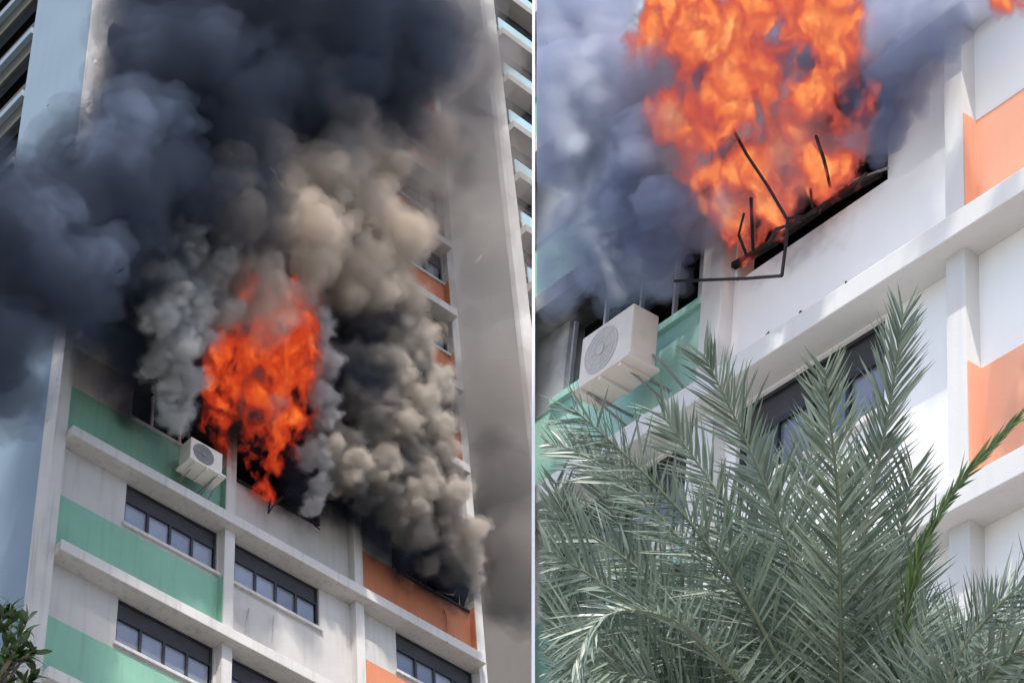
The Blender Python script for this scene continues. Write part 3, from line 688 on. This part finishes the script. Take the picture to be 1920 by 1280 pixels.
def cloud_points(puffs, seed, kids=(26, 7), shrink=(0.48, 0.42), jit=0.34, up=0.0, back=0.30):
    """every main puff carries smaller puffs on its skin, and those carry smaller ones again"""
    rnd = random.Random(seed); pts = []
    def rdir():
        while True:
            v = Vector((rnd.uniform(-1, 1), rnd.uniform(-1, 1), rnd.uniform(-1, 1)))
            if 0.05 < v.length < 1: return v.normalized()
    def grow(c, r, d0, lv):
        pts.append((c, r))
        if lv >= len(kids): return
        for _ in range(kids[lv]):
            d = rdir() + (d0 * 0.7 if d0 is not None else Vector((0, 0, up))); d.normalize()
            grow(c + d * (r * rnd.uniform(0.70, 1.03)), r * shrink[min(lv, 1)] * rnd.uniform(1 - jit * 1.6, 1 + jit), d, lv + 1)
    for c, r, st in puffs: grow(c, r, None, 0)
    return [(c, r) for c, r in pts if c.y - r < back]
def cloud(name, fr, puffs, color, dens, label, soft=((1.0, 1.0),), **kw):
    """nested bodies of even smoke: wider thin shells round a denser heart give the cloud its soft edge"""
    root = None
    for i, (sc_, dm_) in enumerate(soft):
        kk = dict(kw)
        if i == 0 and len(soft) > 1: kk['disp'] = kw.get('disp', 0.06) * 2.2
        o = cloud_body(name if i == 0 else 'smoke_heart', fr, [(c, r * sc_, st) for c, r, st in puffs], smoke_mat(name, color, dens * dm_), **kk)
        if root is None: root = o; tag(o, label, 'smoke', None, 'stuff')
        else: o.matrix_world = Matrix.Identity(4); o.parent = root; o['kind'] = 'stuff'
    return root
def cloud_body(name, fr, puffs, material, seed=1, vox=0.05, kids=(26, 7), shrink=(0.48, 0.42), disp=0.06, dscale=2.5, clip=None, back=0.30, up=0.0, wob=0.0, wscale=0.5):
    pts = cloud_points(puffs, seed, kids, shrink, up=up, back=back)
    if clip is not None:
        co, no = clip
        pts = [(c, r) for c, r in pts if (c - co).dot(no) < r * 0.5]
    me = bpy.data.meshes.new(name); me.from_pydata([tuple(c) for c, r in pts], [], [])
    at = me.attributes.new('rad', 'FLOAT', 'POINT'); at.data.foreach_set('value', [r for c, r in pts])
    me.materials.append(material)
    g = GN(name + '_shape'); gi = g.n('NodeGroupInput')
    mp = g.n('GeometryNodeMeshToPoints'); na = g.n('GeometryNodeInputNamedAttribute'); na.data_type = 'FLOAT'; na.inputs[0].default_value = 'rad'
    g.t.links.new(gi.outputs[0], mp.inputs['Mesh']); g.t.links.new(na.outputs[0], mp.inputs['Radius'])
    pv = g.n('GeometryNodePointsToVolume'); pv.resolution_mode = 'VOXEL_SIZE'
    g.t.links.new(mp.outputs[0], pv.inputs['Points']); pv.inputs['Voxel Size'].default_value = vox; pv.inputs['Density'].default_value = 1.0
    g.t.links.new(na.outputs[0], pv.inputs['Radius'])
    vm = g.n('GeometryNodeVolumeToMesh'); vm.resolution_mode = 'GRID'; vm.inputs['Threshold'].default_value = 0.3; vm.inputs['Adaptivity'].default_value = 0.0
    g.t.links.new(pv.outputs[0], vm.inputs['Volume'])
    sp = g.n('GeometryNodeSetPosition'); P = g.n('GeometryNodeInputPosition').outputs[0]; Nn = g.n('GeometryNodeInputNormal').outputs[0]
    d = g.m('MULTIPLY', g.m('SUBTRACT', g.noise(P, dscale, 4.0, 0.6), 0.5), disp * 2)
    off = g.v('SCALE', Nn, scale=d)
    if wob: off = g.v('ADD', off, g.v('SCALE', g.v('SUBTRACT', g.noise(P, wscale, 3.0, vecout=True), (0.5, 0.5, 0.5)), scale=wob))
    if clip is not None:
        e = g.v('DOT_PRODUCT', g.v('SUBTRACT', g.v('ADD', P, off), tuple(co)), tuple(no))
        off = g.v('ADD', off, g.v('SCALE', tuple(no), scale=g.m('MULTIPLY', g.m('MAXIMUM', g.m('ADD', e, 0.02), 0.0), -1.0)))
    g.t.links.new(vm.outputs[0], sp.inputs['Geometry']); g.put(sp.inputs['Offset'], off)
    last = sp.outputs[0]
    ss = g.n('GeometryNodeSetShadeSmooth'); g.t.links.new(last, ss.inputs[0])
    sm = g.n('GeometryNodeSetMaterial'); sm.inputs['Material'].default_value = material
    g.t.links.new(ss.outputs[0], sm.inputs[0]); g.t.links.new(sm.outputs[0], g.out.inputs[0])
    o = bpy.data.objects.new(name, me); col.objects.link(o); o.matrix_world = fr.mw
    md = o.modifiers.new('billows', 'NODES'); md.node_group = g.t
    return o
def smoke_mat(name, color, density, aniso=0.0, absorb=(0, 0, 0)):
    m = bpy.data.materials.new(name); m.use_nodes = True; t = m.node_tree; t.nodes.clear()
    o = t.nodes.new('ShaderNodeOutputMaterial'); p = t.nodes.new('ShaderNodeVolumePrincipled')
    p.inputs['Color'].default_value = (*color, 1); p.inputs['Density'].default_value = density
    p.inputs['Anisotropy'].default_value = aniso
    p.inputs['Absorption Color'].default_value = (*absorb, 1)
    t.links.new(p.outputs[0], o.inputs['Volume'])
    return m
def glow_mat(name, color, source, dens):
    """burning gas: even emission and absorption inside the shell, so thick parts settle at the source brightness"""
    m = bpy.data.materials.new(name); m.use_nodes = True; t = m.node_tree; t.nodes.clear()
    o = t.nodes.new('ShaderNodeOutputMaterial'); p = t.nodes.new('ShaderNodeVolumePrincipled')
    p.inputs['Color'].default_value = (0.02, 0.015, 0.01, 1); p.inputs['Density'].default_value = dens
    p.inputs['Emission Color'].default_value = (*color, 1); p.inputs['Emission Strength'].default_value = source * dens
    t.links.new(p.outputs[0], o.inputs['Volume'])
    return m
def flame(name, fr, puffs, shells, vox, ns, stretch, amp, warp, label, k=0.2, clip=None, det=5.0, margin=0.3, bias=0.0, holes=()):
    """one flame body: nested shells cut from one turbulent field; the outer shell is the thing, the inner ones its parts"""
    lo = Vector([min(c[i] - r for c, r, st in puffs) - margin for i in range(3)]); hi = Vector([max(c[i] + r for c, r, st in puffs) + margin for i in range(3)])
    hi.y = min(hi.y, 0.34); root = None
    for idx, (thr, material) in enumerate(shells):
        g = GN('%s_shell' % name)
        P = g.n('GeometryNodeInputPosition').outputs[0]
        wv = g.noise(g.v('MULTIPLY', P, (1, 1, 0.7)), 1.1 * ns, 3.0, vecout=True)
        Pw = g.v('ADD', P, g.v('SCALE', g.v('SUBTRACT', wv, (0.5, 0.5, 0.62)), scale=warp))
        s = g.union(Pw, puffs, k)
        Q = g.v('MULTIPLY', Pw, (1, 1, stretch))
        nn = g.m('SUBTRACT', g.noise(Q, ns * 1.7, det, 0.6), 0.5)
        rid = g.m('SUBTRACT', 0.16, g.m('ABSOLUTE', g.m('SUBTRACT', g.noise(g.v('ADD', Q, (7.3, 1.1, 3.7)), ns * 1.2, 4.0, 0.55), 0.5)))
        s = g.m('ADD', s, g.m('MULTIPLY', nn, amp)); s = g.m('ADD', s, g.m('MULTIPLY_ADD', rid, amp * 1.4, bias))
        if holes: s = g.m('SMOOTH_MIN', s, g.m('MULTIPLY', g.union(Pw, holes, 0.08), -1.6), 0.12)
        if clip is not None:
            co, no = clip
            s = g.m('MINIMUM', s, g.m('MULTIPLY', g.v('DOT_PRODUCT', g.v('SUBTRACT', P, tuple(co)), tuple(no)), -1.0))
        d = g.remap(s, thr - 0.2, thr + 0.2, 0.0, 1.0, 'LINEAR')
        vc = g.n('GeometryNodeVolumeCube'); g.put(vc.inputs['Density'], d)
        vc.inputs['Min'].default_value = lo; vc.inputs['Max'].default_value = hi
        for ax, i in (('X', 0), ('Y', 1), ('Z', 2)): vc.inputs['Resolution ' + ax].default_value = max(8, int((hi[i] - lo[i]) / vox))
        vm = g.n('GeometryNodeVolumeToMesh'); vm.resolution_mode = 'GRID'; vm.inputs['Threshold'].default_value = 0.5
        g.t.links.new(vc.outputs[0], vm.inputs['Volume'])
        ss = g.n('GeometryNodeSetShadeSmooth'); g.t.links.new(vm.outputs[0], ss.inputs[0])
        sm = g.n('GeometryNodeSetMaterial'); sm.inputs['Material'].default_value = material
        g.t.links.new(ss.outputs[0], sm.inputs[0]); g.t.links.new(sm.outputs[0], g.out.inputs[0])
        me = bpy.data.meshes.new(name); me.materials.append(material)
        o = bpy.data.objects.new(name if idx == 0 else 'hot_core', me); col.objects.link(o)
        if root is None: root = o; o.matrix_world = fr.mw; tag(o, label, 'fire', None, 'stuff')
        else: o.parent = root; o['kind'] = 'stuff'
        md = o.modifiers.new('shell', 'NODES'); md.node_group = g.t
    return root
PXL, PXR = 106.0, 217.0
dark = puff_list(FL, [(470, 90, 190, 2.4), (630, 80, 170, 2.2), (330, 230, 150, 2.2), (300, 70, 75, 1.6), (255, 30, 42, 0.8), (248, 110, 42, 0.8), (242, 190, 42, 0.8), (275, 160, 65, 1.5), (250, 260, 65, 1.7), (310, 10, 90, 1.6), (480, 280, 130, 1.8), (220, 380, 120, 2.2), (330, 420, 130, 1.7), (110, 450, 120, 2.4),
    (20, 505, 110, 2.6), (-60, 565, 125, 2.6), (55, 560, 70, 2.4), (240, 520, 110, 1.4), (225, 620, 62, 0.8), (250, 690, 48, 0.35), (270, 760, 40, 0.1), (300, 640, 70, 0.6),
    (640, 620, 75, 0.9), (640, 730, 80, 0.7), (670, 830, 75, 0.5), (680, 920, 60, 0.3), (720, 990, 50, 0.2), (740, 900, 70, 0.6), (570, 880, 50, 0.2), (570, 940, 40, 0.1), (780, 1030, 45, 0.3), (850, 1060, 45, 0.2), (870, 1095, 32, 0.1), (820, 1050, 36, 0.45), (760, 1010, 40, 0.4), (850, 1080, 30, 0.35),
    (350, 760, 40, 0.2), (400, 720, 60, 0.2)], PXL)
cloud('dark_smoke', FL, dark, (0.055, 0.068, 0.10), 1.6, 'thick dark blue-black smoke billowing up and away from the burning tower', kids=(14, 4), shrink=(0.58, 0.5), disp=0.22, dscale=1.8, vox=0.065, wob=0.9, wscale=0.9, soft=((1.18, 0.25), (1.0, 0.35), (0.80, 0.7)))
tan = puff_list(FL, [(620, 400, 95, 2.2), (560, 470, 90, 2.2), (690, 450, 95, 2.0), (520, 400, 75, 2.2), (450, 480, 60, 2.0), (600, 320, 70, 2.2), (720, 540, 75, 1.8), (760, 610, 55, 1.5), (650, 520, 80, 2.0), (480, 550, 50, 1.9),
    (700, 330, 70, 2.0), (640, 230, 50, 2.2), (620, 150, 35, 2.4)], PXL)
cloud('tan_smoke', FL, tan, (0.62, 0.54, 0.46), 2.4, 'pale brown smoke rolling up above the flames on the tower', kids=(16, 6, 3), vox=0.045, disp=0.10, dscale=3.5, wob=0.35, wscale=1.4, soft=((1.08, 0.35), (0.94, 0.8)))
grey = puff_list(FL, [(345, 470, 48, 1.9), (310, 530, 42, 1.8), (295, 590, 38, 1.6), (330, 590, 45, 1.5), (320, 660, 42, 1.3), (350, 640, 40, 1.4), (340, 720, 38, 1.0), (330, 780, 30, 0.7), (360, 560, 38, 1.7), (390, 520, 45, 1.8), (410, 590, 35, 1.5),
    (600, 610, 30, 1.6), (605, 680, 32, 1.4), (600, 740, 30, 1.2), (608, 790, 26, 1.0), (590, 850, 30, 0.8), (600, 910, 24, 0.6), (590, 950, 18, 0.4), (520, 560, 30, 1.7), (560, 560, 28, 1.7), (450, 580, 30, 1.6)], PXL)
cloud('grey_smoke', FL, grey, (0.60, 0.60, 0.60), 6.0, 'curling light grey smoke framing both sides of the flames', kids=(16, 7, 4), shrink=(0.5, 0.45), vox=0.032, disp=0.07, dscale=6.0, wob=0.25, wscale=2.2, soft=((1.1, 0.2), (0.95, 0.9)))
edge_ = puff_list(FL, [(770, 660, 55, 1.5), (730, 690, 50, 1.4), (800, 720, 42, 1.4), (790, 790, 50, 1.3), (740, 800, 45, 1.2), (820, 850, 38, 1.2), (830, 880, 30, 1.1), (700, 770, 40, 1.1), (790, 900, 45, 1.1), (830, 950, 45, 1.0), (860, 1000, 42, 0.9), (880, 1050, 30, 0.7), (885, 1090, 20, 0.5),
    (720, 870, 45, 1.0), (650, 880, 40, 0.8), (760, 950, 40, 0.8), (840, 1030, 35, 0.7), (620, 850, 30, 0.9)], PXL)
cloud('beige_smoke', FL, edge_, (0.58, 0.525, 0.465), 5.0, 'beige billows of smoke hugging the tower corner above the burnt orange panel', kids=(16, 7, 4), shrink=(0.5, 0.45), vox=0.036, disp=0.08, dscale=5.0, wob=0.3, wscale=1.8, soft=((1.1, 0.2), (0.95, 0.9)))
veil = puff_list(FL, [(880, 300, 110, 1.0), (920, 480, 90, 0.8), (900, 150, 90, 1.2), (900, 690, 50, 0.4), (880, 620, 60, 0.6), (940, 750, 120, 0.6), (950, 900, 110, 0.2), (960, 1030, 90, 0.0), (980, 1100, 80, 0.0), (830, 400, 100, 1.4)], PXL)
cloud('smoke_veil', FL, veil, (0.36, 0.33, 0.31), 0.75, 'thin brownish smoke veil drifting between the tower and the distant block', vox=0.14, kids=(8,), shrink=(0.7, 0.5), disp=0.15, dscale=0.5, wob=1.2, wscale=0.3, back=3.0, soft=((1.15, 0.4), (0.7, 0.5)))
fl = puff_list(FL, [(505, 915, 16, 0.05), (512, 885, 17, 0.25), (470, 880, 11, 0.15), (440, 835, 15, 0.35), (415, 800, 14, 0.5), (525, 845, 24, 0.5), (425, 780, 28, 0.6), (470, 800, 20, 0.6), (545, 785, 32, 0.9), (420, 720, 40, 0.9), (540, 710, 44, 1.2), (480, 740, 40, 0.9),
    (420, 670, 38, 1.2), (480, 670, 48, 1.3), (550, 650, 46, 1.5), (500, 600, 45, 1.6), (560, 600, 30, 1.7), (470, 560, 28, 1.8), (530, 560, 26, 1.8)], PXL)
flame('flame', FL, fl, [(0.0, glow_mat('tower_fire_dark_red', (0.70, 0.045, 0.02), 0.26, 2.2)), (0.12, glow_mat('tower_fire_red', (0.95, 0.09, 0.02), 0.42, 3.5)), (0.26, glow_mat('tower_fire_orange', (1.0, 0.18, 0.03), 0.66, 5.0)),
    (0.42, glow_mat('tower_fire_amber', (1.0, 0.32, 0.06), 0.90, 7.0)), (0.58, glow_mat('tower_fire_yellow', (1.0, 0.52, 0.14), 1.25, 9.0))],
    0.028, 1.9, 0.34, 1.75, 0.62, 'orange flames leaping from the centre window of the tower', bias=-0.20, holes=puff_list(FL, [(465, 800, 24, 0.8, 8.0), (482, 858, 16, 0.5, 8.0), (452, 745, 14, 0.9, 8.0), (500, 770, 14, 1.0, 8.0), (515, 640, 14, 1.5, 8.0), (450, 610, 22, 1.5, 8.0)], PXL))
mid = puff_list(FL, [(640, 560, 45, 1.5), (680, 610, 50, 1.4), (650, 680, 45, 1.2), (700, 700, 50, 1.1), (660, 760, 48, 1.0), (690, 830, 50, 0.9), (740, 760, 50, 1.0), (640, 830, 36, 0.9), (720, 930, 45, 0.7), (660, 900, 36, 0.7), (770, 1000, 42, 0.6), (800, 950, 45, 0.8), (760, 880, 45, 0.9), (820, 1020, 36, 0.6), (750, 640, 45, 1.3), (790, 850, 40, 1.0), (850, 1070, 28, 0.5), (780, 720, 45, 1.2), (840, 900, 30, 1.0), (800, 1060, 26, 0.4)], PXL)
cloud('brown_grey_smoke', FL, mid, (0.30, 0.28, 0.26), 3.5, 'brown-grey smoke filling the gap between the flames and the beige billows', seed=31, vox=0.04, kids=(14, 6, 3), shrink=(0.5, 0.45), disp=0.08, dscale=5.0, wob=0.35, wscale=1.6, soft=((1.1, 0.25), (0.93, 0.9)))
brown = puff_list(FL, [(440, 430, 80, 2.3), (520, 340, 85, 2.3), (640, 290, 85, 2.3), (740, 320, 70, 2.0), (600, 220, 60, 2.4), (460, 520, 50, 2.1), (560, 560, 45, 2.2), (820, 250, 60, 1.8), (510, 610, 40, 2.1), (770, 420, 50, 1.8), (525, 760, 22, 1.5), (630, 130, 34, 2.9), (592, 640, 22, 1.9), (398, 640, 20, 1.7), (590, 700, 18, 1.7), (480, 590, 30, 2.2), (545, 590, 26, 2.2), (395, 710, 15, 1.4), (565, 560, 30, 2.1), (440, 590, 30, 2.0), (500, 570, 30, 2.1)], PXL)
cloud('brown_haze', FL, brown, (0.52, 0.46, 0.41), 1.3, 'soft brown haze over the top of the flames and the pale brown smoke', seed=12, vox=0.08, kids=(12, 4), shrink=(0.58, 0.5), disp=0.15, dscale=1.3, wob=0.6, wscale=0.7, soft=((1.15, 0.3), (0.85, 0.5)))
bluet = puff_list(FL, [(285, 60, 50, 2.2), (300, 140, 60, 2.6), (260, 220, 55, 2.6), (200, 330, 60, 2.9), (120, 420, 60, 3.2), (330, 230, 50, 2.9), (60, 480, 60, 3.3), (150, 500, 50, 3.2), (400, 60, 45, 3.6), (30, 420, 50, 3.2)], PXL)
cloud('bluish_smoke', FL, bluet, (0.30, 0.37, 0.52), 0.55, 'thin bluish smoke drifting off the dark plume towards the pale side wall', seed=21, vox=0.09, kids=(12, 4), shrink=(0.58, 0.5), disp=0.2, dscale=1.2, wob=0.8, wscale=0.6, soft=((1.2, 0.35), (0.8, 0.6)))
greyt = puff_list(FL, [(800, 60, 110, 1.6), (880, 60, 70, 1.6), (790, 170, 90, 1.8), (880, 170, 70, 1.6), (740, 240, 60, 2.0), (840, 240, 60, 1.6), (910, 110, 60, 0.8), (900, 240, 50, 0.6), (870, 330, 40, 0.8), (625, 200, 30, 3.6), (618, 130, 22, 3.8), (650, 270, 34, 3.4)], PXL)
cloud('thin_grey_smoke', FL, greyt, (0.26, 0.25, 0.26), 1.5, 'grey smoke thinning out beside the dark plume at the tower corner', seed=22, vox=0.09, kids=(12, 4), shrink=(0.58, 0.5), disp=0.1, dscale=1.2, wob=0.8, wscale=0.6, soft=((1.25, 0.25), (0.95, 0.35), (0.65, 0.5)))
low = puff_list(FL, [(925, 830, 45, -0.6), (965, 880, 70, -1.5), (950, 960, 75, -1.5), (968, 1040, 80, -1.6), (950, 1105, 62, -1.3), (990, 1125, 60, -1.8), (1005, 1030, 80, -2.0), (928, 1150, 34, -0.9), (985, 950, 70, -2.0), (935, 1040, 50, -0.8)], PXL)
cloud('dark_smoke', FL, low, (0.13, 0.12, 0.12), 1.9, 'dark smoke hanging behind the tower corner in front of the distant block', seed=8, vox=0.10, kids=(10,), shrink=(0.6, 0.5), disp=0.10, dscale=0.8, wob=0.9, back=6.0, soft=((1.25, 0.22), (0.95, 0.4), (0.65, 0.6)))
# right block
rs = puff_list(FR, [(1060, 60, 150, 1.4), (1150, 150, 130, 1.2), (1080, 280, 130, 1.0), (1210, 300, 110, 0.8), (1120, 430, 110, 0.6), (1240, 420, 90, 0.4), (1060, 520, 80, 0.4), (1180, 520, 70, 0.2), (1250, 530, 50, 0.0),
    (1300, 60, 90, 0.1), (1450, 50, 90, 0.0), (1600, 60, 100, 0.0), (1690, 40, 80, 0.2), (1760, 0, 60, 0.5), (1860, -20, 50, 0.6), (1500, 250, 110, -0.1), (1620, 250, 60, -0.1), (1400, 380, 60, -0.1)], PXR)
cloud('blue_grey_smoke', FR, rs, (0.45, 0.51, 0.66), 2.6, 'blue-grey smoke drifting past the windows of the white block', seed=5, clip=CUT, kids=(12, 5), shrink=(0.55, 0.5), disp=0.10, dscale=2.0, wob=0.45, wscale=0.9, soft=((1.12, 0.3), (0.9, 0.8)))
def streak(pts, r, n, step=14):
    out = []; cs = spline([Vector((x, y, 0)) for x, y in pts], 10)
    for i, p in enumerate(cs): out.append((p.x, p.y, r * (0.6 + 0.5 * math.sin(i * 1.7) ** 2), n + 0.1 * math.sin(i * 0.9)))
    return out
rw = puff_list(FR, streak([(1085, 250), (1060, 330), (1080, 410), (1120, 460), (1150, 540)], 17, 1.5) + streak([(1045, 330), (1030, 410), (1050, 480), (1040, 540)], 16, 1.3) + streak([(1110, 330), (1095, 400), (1130, 440), (1165, 490)], 13, 1.6)
    + streak([(1030, 40), (1060, 130), (1040, 220), (1075, 280)], 30, 1.9) + streak([(1130, 20), (1100, 110), (1120, 190)], 26, 2.0), PXR)
cloud('pale_smoke_wisps', FR, rw, (0.70, 0.77, 0.88), 0.9, 'pale wisps of smoke in front of the blue-grey smoke beside the white divider strip', seed=6, clip=CUT, kids=(8, 4), shrink=(0.6, 0.5), disp=0.05, dscale=3.0, wob=0.5, wscale=1.2, soft=((1.25, 0.3), (0.9, 0.5)))
rd = puff_list(FR, [(1655, 270, 34, 0.1), (1668, 225, 40, 0.15), (1680, 170, 48, 0.2), (1700, 120, 55, 0.25), (1735, 80, 48, 0.3), (1760, 50, 45, 0.35), (1640, 310, 20, 0.05), (1620, 180, 60, 0.1), (1240, 380, 60, 0.9), (1220, 450, 55, 0.7), (1190, 330, 55, 1.0), (1240, 500, 40, 0.4), (1180, 240, 50, 1.2), (1160, 470, 50, 0.7), (1200, 400, 60, 0.9), (1270, 470, 36, 0.3), (1150, 380, 45, 1.0), (1420, 160, 70, -0.1), (1330, 220, 60, -0.1), (1500, 130, 70, -0.1), (1300, 130, 70, 0.0), (1350, 300, 40, -0.15), (1560, 200, 50, -0.1), (1560, 100, 60, -0.1)], PXR)
cloud('navy_smoke', FR, rd, (0.20, 0.245, 0.38), 2.6, 'dense navy smoke curling round the edges of the broken window', seed=7, clip=CUT, kids=(14, 5), shrink=(0.5, 0.45), disp=0.08, dscale=2.5, wob=0.25, wscale=1.0)
fr_ = puff_list(FR, [(1440, 405, 36, -0.22), (1380, 390, 38, -0.18), (1500, 370, 42, -0.2), (1350, 350, 40, 0.0), (1430, 330, 58, -0.05), (1540, 330, 44, -0.1), (1480, 270, 58, 0.1), (1415, 445, 20, -0.25), (1585, 280, 26, -0.2), (1330, 385, 26, -0.1), (1550, 320, 28, -0.2), (1290, 270, 42, 0.6), (1260, 220, 34, 0.8), (1340, 200, 60, 0.7), (1400, 150, 70, 0.7), (1515, 180, 44, 0.3),
    (1350, 80, 80, 0.9), (1240, 60, 55, 1.1), (1200, 95, 34, 1.2), (1420, 30, 60, 0.8), (1540, 60, 55, 0.6), (1280, 0, 70, 1.2), (1560, 130, 40, 0.4), (1500, -40, 60, 0.8), (1600, 200, 30, 0.2), (1905, 5, 26, 0.6)], PXR)
flame('flame', FR, fr_, [(0.0, glow_mat('window_fire_dark_red', (0.75, 0.12, 0.11), 0.30, 3.0)), (0.06, glow_mat('window_fire_red', (0.95, 0.16, 0.09), 0.46, 5.0)), (0.13, glow_mat('window_fire_orange', (1.0, 0.26, 0.07), 0.62, 8.0)),
    (0.18, glow_mat('window_fire_amber', (1.0, 0.42, 0.11), 0.80, 11.0)), (0.26, glow_mat('window_fire_yellow', (1.0, 0.60, 0.22), 1.05, 14.0))],
    0.019, 2.3, 0.36, 1.10, 0.55, 'bright orange flames bursting from the broken window of the white block', k=0.1, clip=CUT, bias=-0.08, holes=puff_list(FR, [(1465, 150, 26, 0.5, 8.0), (1455, 75, 26, 0.7, 8.0), (1470, 215, 18, 0.4, 8.0), (1245, 145, 30, 1.0, 8.0), (1310, 190, 20, 0.8, 8.0), (1385, 265, 16, 0.3, 8.0), (1590, 210, 34, 0.2, 8.0), (1615, 120, 34, 0.4, 8.0), (1330, 320, 16, 0.3, 8.0), (1520, 250, 14, 0.2, 8.0)], PXR))
